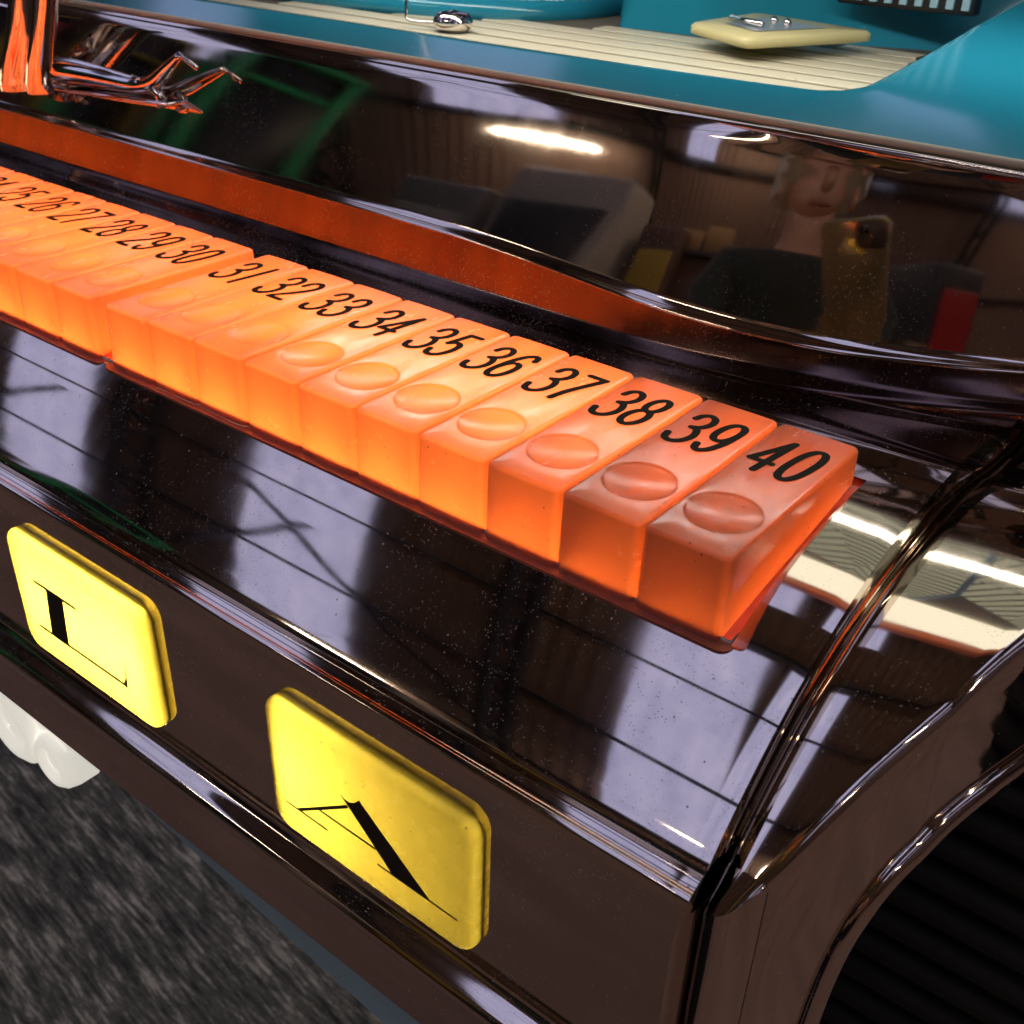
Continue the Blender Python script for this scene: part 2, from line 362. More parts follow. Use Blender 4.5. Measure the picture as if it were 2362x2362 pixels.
# ---- number keys
KX, KY = .485, 3.05
def rrect(hx, y0, y1, r, n=4):
    pts = []
    for cx, cy, a0 in ((hx - r, y1 - r, 0), (-hx + r, y1 - r, 90), (-hx + r, y0 + r, 180), (hx - r, y0 + r, 270)):
        for k in range(n + 1):
            a = math.radians(a0 + 90 * k / n); pts.append(Vector((cx + r * math.cos(a), cy + r * math.sin(a))))
    return pts
def key_mesh():
    bm = bmesh.new()
    cx, cy, R = 0, -2.30, .39
    # outline sampled by angle around the dimple so that top, bevel and sides share columns
    angs = set()
    base = rrect(KX, -KY, 0, .07)
    angs = sorted({round(math.atan2(p.y - cy, p.x - cx), 5) for p in base} | {round(-PI + 2 * PI * k / 64, 5) for k in range(64)})
    def hitout(a, hx, y0, y1, r):
        d = Vector((math.cos(a), math.sin(a))); pl = rrect(hx, y0, y1, r); best = None
        for p, q in zip(pl, pl[1:] + pl[:1]):
            e = q - p; den = d.x * e.y - d.y * e.x
            if abs(den) < 1e-9: continue
            wv = p - Vector((cx, cy)); t = (wv.x * e.y - wv.y * e.x) / den; s = (wv.x * d.y - wv.y * d.x) / den
            if t > 0 and -1e-4 <= s <= 1.0001 and (best is None or t < best): best = t
        return Vector((cx, cy)) + d * best
    def zbot(y): return -.50 + (y / KY) * .46 if y < 0 else -.50
    rows = []
    for q in (0.02, .2, .4, .6, .75, .87, .95):
        rows.append([(cx + R * q * math.cos(a), cy + R * q * math.sin(a), -.034 * (1 - q * q) - .012) for a in angs])
    for q, z in ((.985, -.011), (1.0, -.008), (1.02, -.004), (1.05, -.001), (1.09, 0)):
        rows.append([(cx + R * q * math.cos(a), cy + R * q * math.sin(a), z) for a in angs])
    bev = .055
    for k in range(0, 7):
        t = PI / 2 * k / 6; ins = bev * (1 - math.sin(t)); z = -bev * (1 - math.cos(t))
        rows.append([(*hitout(a, KX - ins, -KY + ins, -ins, max(.09 - ins * .5, .03)), z) for a in angs])
    for fz in (.35, .7, 1.0):
        r = []
        for a in angs:
            p = hitout(a, KX + .004 * fz, -KY - .02 * fz, .01 * fz, .085); zb = zbot(p.y); r.append((p.x, p.y, -bev + (zb + bev) * fz))
        rows.append(r)
    vs = grid(bm, rows, closeu=True)
    c = bm.verts.new((cx, cy, -.046))
    for i in range(len(angs)): bm.faces.new((c, vs[0][i], vs[0][(i + 1) % len(angs)]))
    return bm
bm = key_mesh()
key0 = obj('number_key', bm, M['orange'], jb)
kmesh = key0.data

# ---- hand drawn numerals: strokes in a 1 x 1 box
def el(cx, cy, rx, ry, a0, a1, n=18, p=1):
    out = []
    for k in range(n + 1):
        a = math.radians(a0 + (a1 - a0) * k / n); c, s = math.cos(a), math.sin(a)
        out.append((cx + rx * math.copysign(abs(c) ** p, c), cy + ry * math.copysign(abs(s) ** p, s)))
    return out
three = [(.06, .80), (.14, .93), (.40, 1.0), (.72, .93), (.86, .77), (.74, .61), (.42, .53)]
three2 = [(.42, .53), (.74, .49), (.95, .30), (.86, .10), (.52, 0), (.18, .04), (.02, .19)]
DIG = {
 '0': [('c', el(.5, .5, .42, .5, 0, 360, 36, .85)[:-1])],
 '1': [('o', [(.50, 0), (.50, 1)])],
 '2': [('s', [(.06, .74), (.14, .93), (.5, 1.0), (.84, .88), (.86, .66), (.58, .40), (.22, .16), (.06, .02)]), ('o', [(.06, .01), (.92, .01)])],
 '3': [('s', three), ('s', three2)],
 '4': [('o', [(.66, 0), (.66, 1)]), ('o', [(.66, 1), (.02, .28)]), ('o', [(.02, .28), (.92, .28)])],
 '5': [('o', [(.86, .99), (.24, .99)]), ('o', [(.24, .99), (.14, .52)]), ('s', [(.14, .52), (.45, .61), (.80, .53), (.93, .31), (.82, .09), (.5, 0), (.18, .04), (.03, .18)])],
 '6': [('s', [(.88, .84), (.76, .96), (.52, 1.0), (.24, .88), (.09, .6), (.09, .34)]), ('c', el(.5, .3, .40, .30, 0, 360, 30, .9)[:-1])],
 '7': [('o', [(.06, .99), (.92, .99)]), ('s', [(.92, .99), (.62, .6), (.42, .3), (.34, 0)])],
 '8': [('c', el(.5, .76, .35, .24, 0, 360, 28)[:-1]), ('c', el(.5, .27, .42, .27, 0, 360, 28)[:-1])],
 '9': [('c', el(.5, .70, .40, .30, 0, 360, 30, .9)[:-1]), ('s', [(.91, .66), (.91, .4), (.76, .12), (.48, 0), (.24, .04), (.12, .16)])],
}
def numeral(num):
    bm = bmesh.new(); lay = 0
    wd, hh, gap = .28, .84, .09
    tot = wd * 2 + gap; x = -tot / 2 - .01
    for ch in str(num):
        for kind, pts in DIG[ch]:
            if kind == 's': pts = [(p.x, p.y) for p in spline([(a, b, 0) for a, b in pts], 7)]
            q = [Vector((x + a * wd + (b - .5) * .10, -1.30 + b * hh)) for a, b in pts]
            ribbon(bm, q, .092, z=.004 + lay * .0012, closed=(kind == 'c')); lay += 1
        x += wd + gap
    return bm
for n in range(15, 41):
    x = n - 40.5 - (0.30 if n <= 30 else 0)
    if n <= 20: x -= .30
    k = key0 if n == 40 else key0.copy()
    if n != 40: C.objects.link(k)
    k.parent = jb; k.location = Vector((x, 0, 0)) * U
    k.rotation_euler = (random.uniform(-.006, .006), random.uniform(-.004, .004), random.uniform(-.003, .003))
    k['label'] = 'orange key numbered %d' % n
    nm = obj('numeral', numeral(n), M['ink'], k, smooth=False, recalc=False)
    nm['label'] = 'black number %d' % n
# ---- flanges round each block of ten keys
for xr, xl in ((.17, -10.12), (-10.18, -20.5), (-20.5, -31)):
    bm = bmesh.new()
    pl = []
    def zf(y): return -.46 + (min(y, 0) / KY) * .50
    outer = rrect((xr - xl) / 2, -3.15, .12, .16, 6); inner = rrect((xr - xl) / 2 - .19, -3.0, -.05, .05, 6)
    cxm = (xr + xl) / 2
    rows = []
    for ring, dz in ((inner, 0), (outer, 0), (outer, -.09), (inner, -.09)):
        rows.append([(cxm + p.x, p.y, zf(p.y) + dz + .01) for p in ring])
    rows.append(rows[0])
    grid(bm, rows, closeu=True); bmesh.ops.remove_doubles(bm, verts=bm.verts, dist=.0005)
    obj('key_flange', bm, M['orange'], jb, smooth=False)

# ---- letter keys on the face
def letter_key(xc, lamp, cut):
    bm = bmesh.new()
    hx, z0, z1 = 1.64, -4.98, -2.86; zc = (z0 + z1) / 2; hz = (z1 - z0) / 2
    rows = []
    def rr(hx, hz, r): return [Vector((p.x, p.y)) for p in rrect(hx, -hz, hz, r, 6)]
    for ins, y in ((.0, -4.84), (0, -4.95), (.008, -4.985), (.03, -5.015), (.07, -5.035), (.13, -5.047), (.3, -5.05)):
        rows.append([(xc + p.x, y, zc + p.y) for p in rr(hx - ins, hz - ins, max(.3 - ins, .06))])
    vs = grid(bm, rows, closeu=True); bm.faces.new(vs[-1])
    return obj('letter_key', bm, M['yellow'], jb)
kL = letter_key(-8.66, 1, 0); kL['label'] = 'bright yellow key lettered L'
kA = letter_key(-3.06, 1, 0); kA['label'] = 'dimmer yellow key lettered A'
def poly(bm, pts, y): bm.faces.new([bm.verts.new((a, y, b)) for a, b in pts])
YL = -5.056
bm = bmesh.new()
poly(bm, [(-9.362, -3.552), (-8.935, -3.552), (-9.04, -4.41), (-9.487, -4.41)], YL)
ribbon(bm, [(-9.66, -3.548), (-8.62, -3.548)], .055, YL - .001, plane='xz')
ribbon(bm, [(-9.79, -4.41), (-7.66, -4.40)], .055, YL - .002, plane='xz')
poly(bm, [(-7.585, -3.88), (-7.60, -4.2), (-7.626, -4.44), (-7.80, -4.41), (-7.70, -4.37), (-7.645, -4.25)], YL - .003)
obj('letter', bm, M['black_ink'], kL, smooth=False, recalc=False)['label'] = 'black serif letter L'
bm = bmesh.new()
poly(bm, [(-3.425, -3.655), (-3.34, -3.70), (-3.25, -3.70), (-3.17, -3.655), (-3.09, -3.56), (-3.05, -3.60), (-2.02, -4.42), (-2.614, -4.42), (-2.947, -4.096), (-3.257, -3.803)], YL)
ribbon(bm, [(-2.83, -4.42), (-1.64, -4.42)], .032, YL - .001, plane='xz')
ribbon(bm, [(-3.30, -3.80), (-4.16, -4.43)], .045, YL - .002, plane='xz')
ribbon(bm, [(-4.40, -4.44), (-3.68, -4.44)], .032, YL - .003, plane='xz')
ribbon(bm, [(-3.79, -4.18), (-2.87, -4.18)], .035, YL - .004, plane='xz')
obj('letter', bm, M['black_ink'], kA, smooth=False, recalc=False)['label'] = 'black serif letter A'
# lamp behind the letter keys
bm = bmesh.new(); tube(bm, [(-30, -3.95, -3.95), (-4.3, -3.95, -3.95)], .22, 14); obj('letter_lamp', bm, M['letter_lamp'], jb)
bm = bmesh.new(); box(bm, -32, -.6, -4.82, -3.35, -5.2, -2.7)
for f in [f for f in bm.faces if f.normal.y < -.9]: bm.faces.remove(f)
obj('letter_lamp_box', bm, M['box_white'], jb, smooth=False)
# back of the lower bank: the closed cabinet body below and behind
bm = bmesh.new(); box(bm, -42, .9, -3.1, 12, -7.1, -3.6); obj('cabinet_core', bm, M['black'], jb, smooth=False)
bm = bmesh.new(); box(bm, -42, XE - .1, -4.72, -3.2, -9, -7.3)
bm.free()
bm = bmesh.new()
v = [bm.verts.new(p) for p in [(-11, -4.7, -7.28), (XE, -4.7, -7.28), (XE, -4.7, -8.75), (-11, -4.7, -7.32), (-11, -3.3, -7.28), (XE, -3.3, -7.28), (XE, -3.3, -8.75), (-11, -3.3, -7.32)]]
for f in ((0, 1, 2, 3), (4, 7, 6, 5), (3, 2, 6, 7), (1, 5, 6, 2), (0, 4, 5, 1), (0, 3, 7, 4)): bm.faces.new([v[i] for i in f])
obj('lower_panel', bm, M['bluegrey'], jb, smooth=False)

# ---- right hand pod
edge = [(3.4, 6.5), (3.1, 2.5), (2.95, .5), (2.42, -1.76), (2.29, -2.26), (2.17, -2.72), (1.96, -3.26), (1.82, -3.58), (1.62, -4.05), (1.51, -4.30), (1.40, -4.50)]
def xedge(y):
    E = sorted([(b, a) for a, b in edge])
    if y <= E[0][0]: return E[0][1] - (E[0][0] - y) * .9
    for (ya, xa), (yb, xb) in zip(E[:-1], E[1:]):
        if ya <= y <= yb: return xa + (xb - xa) * (y - ya) / (yb - ya)
    return E[-1][1]
XP = 1.052
bm = bmesh.new(); rows = []
ys = [p.x for p in shelf_s] + [-4.52]
T = [0, .04, .09, .16, .25, .35, .45, .55, .65, .75, .84, .91, .96, 1.0]
def pod_z(t, wd, y):
    z = zprof(y)
    a = .03
    if t * wd < a: q = (a - t * wd) / a; z -= .032 * (1 - math.sqrt(max(0, 1 - q * q)))
    z += .085 * min(wd, 1.2) * (t - .8 * t * t)
    e = (1 - t) * wd
    if e < .10: q = (.10 - e) / .10; z -= .08 * (1 - math.sqrt(max(0, 1 - q * q)))
    return z
toprows = []
for p in shelf_s:
    xe = xedge(p.x); wd = max(xe - XP, .2)
    toprows.append([(XP + wd * t, p.x, pod_z(t, wd, p.x)) for t in T])
# left wall of the seam
rows = [[(r[0][0] + .0, r[0][1], r[0][2] - .6)] + r for r in toprows]
grid(bm, rows)
# side sheet with the arch opening
rows = []
def edgept(i): return Vector(toprows[i][-1])
HOLE = [(9, -2.7), (1.5, -2.62), (-.81, -2.50), (-1.69, -2.37), (-2.32, -2.41), (-2.71, -2.58), (-3.07, -2.79), (-3.30, -3.10), (-3.44, -3.42), (-3.58, -3.97), (-3.63, -4.75), (-3.64, -9)]
HOLE = [(6.5, -2.66), (1.5, -2.60), (-.81, -2.46), (-1.69, -2.39), (-2.32, -2.43), (-2.75, -2.58), (-3.07, -2.82), (-3.28, -3.12), (-3.44, -3.52), (-3.54, -4.05), (-3.60, -4.75), (-3.63, -5.4), (-3.65, -6.2), (-3.665, -7.2), (-3.675, -9)]
HOLE = [(p.x, p.y) for p in spline([(a, b, 0) for a, b in HOLE], 6)]
hz = lambda y: next((za + (zb - za) * (y - ya) / (yb - ya) for (ya, za), (yb, zb) in zip(HOLE[:-1], HOLE[1:]) if yb <= y <= ya), -9.0)
rows = []
def etop(y):
    xe = xedge(y); return Vector((xe, y, pod_z(1, max(xe - XP, .2), y)))
ysn = [-4.44 + .04 * k for k in range(0, 18)] + [-3.72 + .005 * k for k in range(0, 54)] + [-3.45 + .05 * k for k in range(0, 60)] + [-.4, .2, 1, 2.5, 4, 6.4]
for yy in ysn:
    e = etop(yy); h = hz(e.y)
    r = [tuple(e), tuple(e + Vector((.015, -.006, -.05)))]
    for t in (.2, .4, .6, .8, .92, 1): r.append((e.x + .015, e.y - .006, e.z - .05 + (h + .18 - e.z) * t))
    for k in range(1, 8):
        a = PI / 2 * k / 7; r.append((e.x + .015 - .22 * (1 - math.cos(a)) * .93, e.y + .22 * (1 - math.cos(a)) * .36, h + .13 - .16 * math.sin(a)))
    r.append((e.x - .5, e.y + .2, h - .02)); rows.append(r)
grid(bm, rows)
# front column of the pod, from the seam round to the arch
col = fillet([(XP, -4.2), (XP, -4.86), (1.22, -4.80), (1.44, -4.45)], [0, .03, .12, 0], 6)
rows = []
def ztop(p):
    return zprof(max(p.y, -4.44)) - .03 - max(0, (-4.44 - p.y)) * .7
for zz in range(0, 9):
    t = zz / 8; rows.append([(p.x, p.y, ztop(p) * (1 - t) + -9.5 * t) for p in col])
grid(bm, rows)
lastr = toprows[-1]; ct = [Vector((p.x, p.y, ztop(p))) for p in col]
rows = []
for q in (0, .25, .5, .75, 1):
    r = []
    for k in range(20):
        t = k / 19; a = Vector(lastr[0]).lerp(Vector(lastr[-1]), t)
        f = t * (len(lastr) - 1); i_ = min(int(f), len(lastr) - 2); a = Vector(lastr[i_]).lerp(Vector(lastr[i_ + 1]), f - i_)
        f = t * (len(ct) - 1); i_ = min(int(f), len(ct) - 2); b = ct[i_].lerp(ct[i_ + 1], f - i_)
        r.append(tuple(a.lerp(b, q)))
    rows.append(r)
grid(bm, rows)
obj('end_pod', bm, M['chrome_clean'], jb, label='chrome end piece with a large arched opening')
bm = bmesh.new()
pf = [(p.x + (.12 if p.x < -4.3 else 0), p.y - .045) for p in shelf_s] + [(-4.6, -2.7), (-4.78, -3.0), (-4.80, -9)]
grid(bm, [[(x, a, b) for a, b in pf] for x in (XE - .06, XP + .06)])
obj('seam_filler', bm, M['chrome_clean'], jb)
# rolled rim round the arch
rim_ = [(xedge(a) - .02, a + .08, b - .04) for a, b in HOLE]
bm = bmesh.new(); tube(bm, rim_, .17, 18, ref=(1, 0, 0)); obj('arch_rim', bm, M['chrome_clean'], jb)
# ribbed black recess inside the arch
bm = bmesh.new(); box(bm, -4, 4.3, .8, 1.2, -40, -1.3); obj('recess_panel', bm, M['black'], jb, smooth=False)
M['dark_rib'] = mat('dark_olive_rubber', (.010, .009, .005, 1), .8)
for k in range(30):
    z = -1.9 - k * .62
    bm = bmesh.new(); tube(bm, [(-3, .78, z), (4.25, .78, z)], .2, 8); obj('rib', bm, M['dark_rib'], jb)
# ---- chrome riser behind the shelf
def gx(x):
    x0, q = -5.2, 20
    if x < x0: return 0
    if x < 1.0: return (x - x0) ** 2 / q
    return (1.0 - x0) ** 2 / q + (x - 1.0) * 2 * (1.0 - x0) / q
vert = []                       # (y, z) at the left part
ZF0, ZF1 = -.60, .14
vert += fillet([(2.0, -1.0), (2.05, -.74), (2.14, -.68), (2.20, -.64), (2.24, -.60)], [0, .07, .05, .03, 0], 5)
y, z = 2.24, -.60
for k in range(1, 15):
    e = math.radians(15 - 6.5 * k / 14); z += .74 / 14; y += math.tan(e) * .74 / 14; vert.append(Vector((y, z)))
vert += fillet([(y, z + .01), (y + .03, z + .05), (y + .10, z + .06), (y + .16, z + .12)], [0, .03, .04, 0], 4)
y, z = vert[-1].x, vert[-1].y
e0, e1 = 15, 21
nseg = 40
for k in range(1, nseg + 1):
    t = k / nseg; e = math.radians(e0 + (e1 - e0) * t); dz = 2.0 / nseg; z += dz; y += dz * math.tan(e); vert.append(Vector((y, z)))
for k in range(1, 13):
    t = k / 12; e = math.radians(22 + 56 * t); ds = .36 / 12; y += ds * math.sin(e); z += ds * math.cos(e); vert.append(Vector((y, z)))
RT = Vector((y, z))
xs = [-42, -34, -28, -24, -20, -17, -14, -12, -10, -8, -7, -6, -5.2] + [-4.8 + .2 * k for k in range(0, 45)]
rows = []
for x in xs:
    g = gx(x); r = []
    for p in vert:
        wt = 1 - max(0, min(1, (p.y + .6) / (RT.y + .6))) ** 40
        q = max(0, min(1, (x + 9) / 8)); q = q * q * (3 - 2 * q); zz = p.y
        if zz > ZF0: zz = ZF0 + (zz - ZF0) * (1 - .58 * q) if zz < ZF1 else ZF0 + (ZF1 - ZF0) * (1 - .58 * q) + (zz - ZF1) * (RT.y - (ZF0 + (ZF1 - ZF0) * (1 - .58 * q))) / (RT.y - ZF1)
        hq = max(0, min(1, (x + 6.5) / 3.5)); hq = hq * hq * (3 - 2 * hq)
        r.append((x, p.x + g * wt + (.032 * hq * (zz - 1.0) ** 2 - .032 * hq * 1.1 if zz > .15 else (.032 * hq * .72 - .0352 * hq) * max(0, min(1, (zz + .6) / .75))), zz))
    rows.append(r)
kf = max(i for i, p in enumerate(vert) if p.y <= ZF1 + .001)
M['dimmed'] = chrome('dimmed_chrome', (.13, .08, .068, 1), dust=.45, rough=.10)  # copy of the chrome tinted dark to dim the reflected key glow
bm = bmesh.new(); grid(bm, [r[:kf + 1] for r in rows]); obj('lower_trim', bm, M['dimmed'], jb, label='chrome strip under the riser, tinted darker to dim the mirrored key backs')
rows = [r[kf:] for r in rows]
bm = bmesh.new(); grid(bm, rows); obj('riser_trim', bm, M['chrome_clean'], jb, label='polished chrome riser between the keys and the window')
# cream gasket along the window
bm = bmesh.new(); tube(bm, [(-42, RT.x + .05, RT.y + .03), (6, RT.x + .05, RT.y + .03)], .065, 10); obj('gasket', bm, M['gasket'], jb)
bm = bmesh.new(); tube(bm, [(-42, RT.x - .05, RT.y - .06), (6, RT.x - .05, RT.y - .06)], .045, 10); obj('window_bead', bm, M['chrome_bright'], jb)
# window glass
gm = bpy.data.materials.new('window_glass'); gm.use_nodes = True; gm.node_tree.nodes.clear()
o_ = N(gm, 'ShaderNodeOutputMaterial'); tr = N(gm, 'ShaderNodeBsdfTransparent'); gl = N(gm, 'ShaderNodeBsdfGlossy'); gl.inputs['Roughness'].default_value = .02
fr = N(gm, 'ShaderNodeFresnel'); fr.inputs['IOR'].default_value = 1.09; mx = N(gm, 'ShaderNodeMixShader'); L(gm, fr.outputs[0], mx.inputs[0]); L(gm, tr.outputs[0], mx.inputs[1]); L(gm, gl.outputs[0], mx.inputs[2])
dd = N(gm, 'ShaderNodeBsdfDiffuse'); dd.inputs[0].default_value = (.7, .75, .75, 1); co = coords(gm)
v = N(gm, 'ShaderNodeTexVoronoi'); v.inputs['Scale'].default_value = 300; L(gm, co, v.inputs['Vector'])
sp = ramp(gm, v.outputs['Distance'], [(.04, (.5, .5, .5)), (.09, (0, 0, 0))]); sp2 = ramp(gm, noise(gm, co, 90, 2), [(.55, (0, 0, 0)), (.58, (1, 1, 1))])
m2 = N(gm, 'ShaderNodeMixShader'); L(gm, math_(gm, 'MULTIPLY', sp, sp2), m2.inputs[0]); L(gm, mx.outputs[0], m2.inputs[1]); L(gm, dd.outputs[0], m2.inputs[2]); L(gm, m2.outputs[0], o_.inputs['Surface'])
bm = bmesh.new(); gy = RT.x + .12
pts = [(gy, RT.y + .0), (gy + 3.2, 6.5), (gy + 9, 13), (gy + 16, 17)]
grid(bm, [[(x, a, b) for a, b in pts] for x in (-42, 6)]); obj('window', bm, gm, jb)

# ---- inside the window: turquoise tray with ribbed cream deck
T0 = Vector((gy + .05, RT.y - .02))
bm = bmesh.new()
crest = [(-42, 5.0, 2.66), (-14, 5.0, 2.66), (-8, 5.0, 2.67), (-4, 5.02, 2.70), (-3.2, 5.04, 2.74), (-2.85, 5.18, 2.79), (-2.66, 5.6, 2.85), (-2.63, 7.2, 3.0), (-2.64, 9, 3.18), (-2.66, 11, 3.38), (-2.7, 16, 3.8)]
crest = [tuple(p) for p in spline(crest, 5)]
rows = []; i0 = next(i for i, q in enumerate(crest) if q[0] >= -3.3)
for i, c_ in enumerate(crest):
    t = i / (len(crest) - 1); c_ = Vector(c_)
    # foot on the gasket line
    fx = c_.x if c_.x < -3.3 else (-3.3 + (i - i0) * .42)
    foot = Vector((fx, T0.x, T0.y))
    d = (c_ - foot); r = [tuple(foot + d * q) for q in (0, .3, .6, .85, .94)]
    # rounded crest then inner slope down to the deck
    a = Vector(crest[max(i - 1, 0)]); b = Vector(crest[min(i + 1, len(crest) - 1)]); tg = (b - a).normalized(); inn = Vector((-tg.y, tg.x, 0)).normalized()
    r += [tuple(c_ + Vector((0, 0, .0))), tuple(c_ + inn * .10 + Vector((0, 0, .0))), tuple(c_ + inn * .2 + Vector((0, 0, -.05))), tuple(c_ + inn * .36 + Vector((0, 0, -.22))), tuple(Vector((c_.x, c_.y, 0)) + inn * .55 + Vector((0, 0, min(2.2, c_.z - .5))))]
    rows.append(r)
grid(bm, rows); obj('tray_rim', bm, M['turq'], jb)
# deck: each rib a strip of its own
DZ = 2.18
def deck_right(y): return -3.35 + -(y - 5.6) * .20
def deck_left(y):
    return -22 if y < 7.9 else -22 + (y - 7.9) * 3.0
for k in range(12):
    y0 = 5.3 + k * .86
    xr = deck_right(y0) ; xl = deck_left(y0)
    if xl > xr - 1: break
    bm = bmesh.new()
    grid(bm, [[(x, y0 + a, DZ + b) for a, b in ((0, -.10), (.02, -.012), (.05, 0), (.62, 0), (.66, -.012), (.68, -.10))] for x in (xl, xr)])
    obj('deck_rib', bm, M['cream'], jb, smooth=False)
bm = bmesh.new(); box(bm, -42, 6, 4.9, 30, DZ - .4, DZ - .03); obj('deck_base', bm, mat('deck_groove_shade', (.10, .085, .05, 1), .6), jb, smooth=False)  # dark base colour stands in for the shade between the ribs
# right bank of the tray beyond the deck edge
bm = bmesh.new()
rb = [(-3.35, 5.5), (-4.0, 8.8), (-5.0, 14.5)]
grid(bm, [[(a, b, DZ - .1), (a + .2, b, DZ - .02), (-2.98, b, cz)] for (a, b), cz in zip(rb, (2.66, 3.0, 3.5))]); obj('tray_bank', bm, M['turq'], jb)
# raised turquoise housing at the back
bm = bmesh.new()
A_, B_ = Vector((-11.45, 12.0, 0)), Vector((-1.5, 15.9, 0)); n_ = Vector((-.37, .93, 0))
rows = []
for q in [k / 16 for k in range(17)]:
    p = A_.lerp(B_, q) - n_ * (.45 * math.exp(-((q - .18) / .07) ** 2) )
    rows.append([tuple(p + Vector((0, 0, 2.0))), tuple(p + n_ * .15 + Vector((0, 0, 2.6))), tuple(p + n_ * .5 + Vector((0, 0, 8)))])
grid(bm, rows)
grid(bm, [[(-11.45, 12.0, 2.0), (-11.4, 12.2, 8)], [(-13.5, 18, 2.0), (-13.5, 18, 8)]])
obj('housing', bm, M['turq'], jb)
bm = bmesh.new(); box(bm, -6.85, -3.95, 13.3, 13.7, 3.02, 6.0, .04); o = obj('speaker_grille', bm, M['black'], jb); 
for k in range(9):
    bm = bmesh.new(); box(bm, -6.75 + k * .32, -6.6 + k * .32, 13.22, 13.31, 3.12, 5.9); obj('slat', bm, M['bluegrey'], o, smooth=False)
# curved rim of the turntable well and the dark well
bm = bmesh.new()
rim = [(-42, 9.2, 2.3), (-24, 9.4, 2.3), (-17, 9.8, 2.3), (-14.5, 10.8, 2.3), (-13.2, 12.6, 2.3), (-13.0, 16, 2.3)]
tube(bm, spline(rim, 6), .32, 12); obj('well_rim', bm, M['turq'], jb)
bm = bmesh.new(); grid(bm, [[(p.x, p.y, 2.32), (p.x - 1, p.y + 22, 2.32)] for p in spline(rim, 4)]); obj('turntable_well', bm, M['black'], jb, smooth=False)
# service plate lying on the deck
pl = bpy.data.objects.new('service_plate', None); C.objects.link(pl)
pl.name = 'plate_group'
bpy.data.objects.remove(pl)
bm = bmesh.new()
pc = [(-8.85, 10.6), (-6.95, 9.55), (-5.6, 12.6), (-8.7, 13.4)]
for zb in (0,):
    pr_ = fillet([(*p,) for p in (pc + pc[:2])], .28, 5)[1:-1]
    # closed outline
    outline = []
    n = len(pc)
    for i in range(n):
        a = Vector(pc[i - 1]); b = Vector(pc[i]); c2 = Vector(pc[(i + 1) % n])
        p0 = b + (a - b).normalized() * .25; p2 = b + (c2 - b).normalized() * .25
        for k in range(6): t = k / 5; outline.append(p0 * (1 - t) ** 2 + b * 2 * t * (1 - t) + p2 * t * t)
    ctr = sum(outline, Vector((0, 0))) / len(outline)
    rows = []
    for s, z in ((.9, 2.42), (1, 2.46), (1, 2.6), (.96, 2.65), (.0, 2.65)):
        rows.append([(*(ctr + (q - ctr) * max(s, .001)), z) for q in outline])
    grid(bm, rows, closeu=True)
sp_ = obj('service_plate', bm, M['cream_plate'], jb)
bm = bmesh.new(); q = [ctr + (Vector(p) - ctr) * .55 for p in pc]; bm.faces.new([bm.verts.new((*p, 2.665)) for p in q]); obj('label_plate', bm, M['label'], sp_, smooth=False)
bm = bmesh.new(); a_ = q[0].lerp(q[1], .5).lerp(ctr, .3); tube(bm, [(a_.x - .6, a_.y + .35, 2.74), (a_.x + .35, a_.y - .05, 2.74)], .06, 8); obj('bar', bm, M['chrome_bright'], sp_)
for f_ in (.3, .7):
    bm = bmesh.new(); bmesh.ops.create_uvsphere(bm, u_segments=10, v_segments=6, radius=.09, matrix=Matrix.Translation((*q[3].lerp(q[2], f_).lerp(ctr, .5), 2.7))); obj('screw', bm, M['chrome_bright'], sp_)
# knob and wire
bm = bmesh.new(); rows = []
for r_, z_ in ((.30, 2.2), (.42, 2.28), (.44, 2.42), (.34, 2.56), (.02, 2.62)):
    rows.append([(-13.4 + r_ * math.cos(a * PI / 10), 8.4 + r_ * math.sin(a * PI / 10), z_) for a in range(20)])
grid(bm, rows, closeu=True); obj('knob', bm, M['chrome_bright'], jb)
bm = bmesh.new(); tube(bm, spline([(-13.6, 8.3, 2.35), (-14.3, 8.0, 2.35), (-14.4, 8.0, 2.6), (-14.4, 8.1, 3.6), (-14.5, 8.2, 5.5)], 6), .035, 6); obj('wire', bm, M['chrome_bright'], jb)
# lit ribbed white back panel of the upper cabinet
M['lit_white'] = emis('lit_white_panel', (1, 1, .86), 1.5)
M['rib_white'] = mat('white_fluted_plastic', (.75, .76, .68, 1), .35)

# interior lamp of the jukebox
la = bpy.data.lights.new('cabinet_lamp', 'AREA'); la.shape = 'RECTANGLE'; la.size = 22 * U; la.size_y = .8 * U; la.energy = .26; la.color = (1, .97, .88)
lo = bpy.data.objects.new('cabinet_lamp', la); C.objects.link(lo); lo.parent = jb; lo.location = Vector((-7, 7.4, 6.45)) * U; lo.rotation_euler = (math.radians(10), 0, 0)

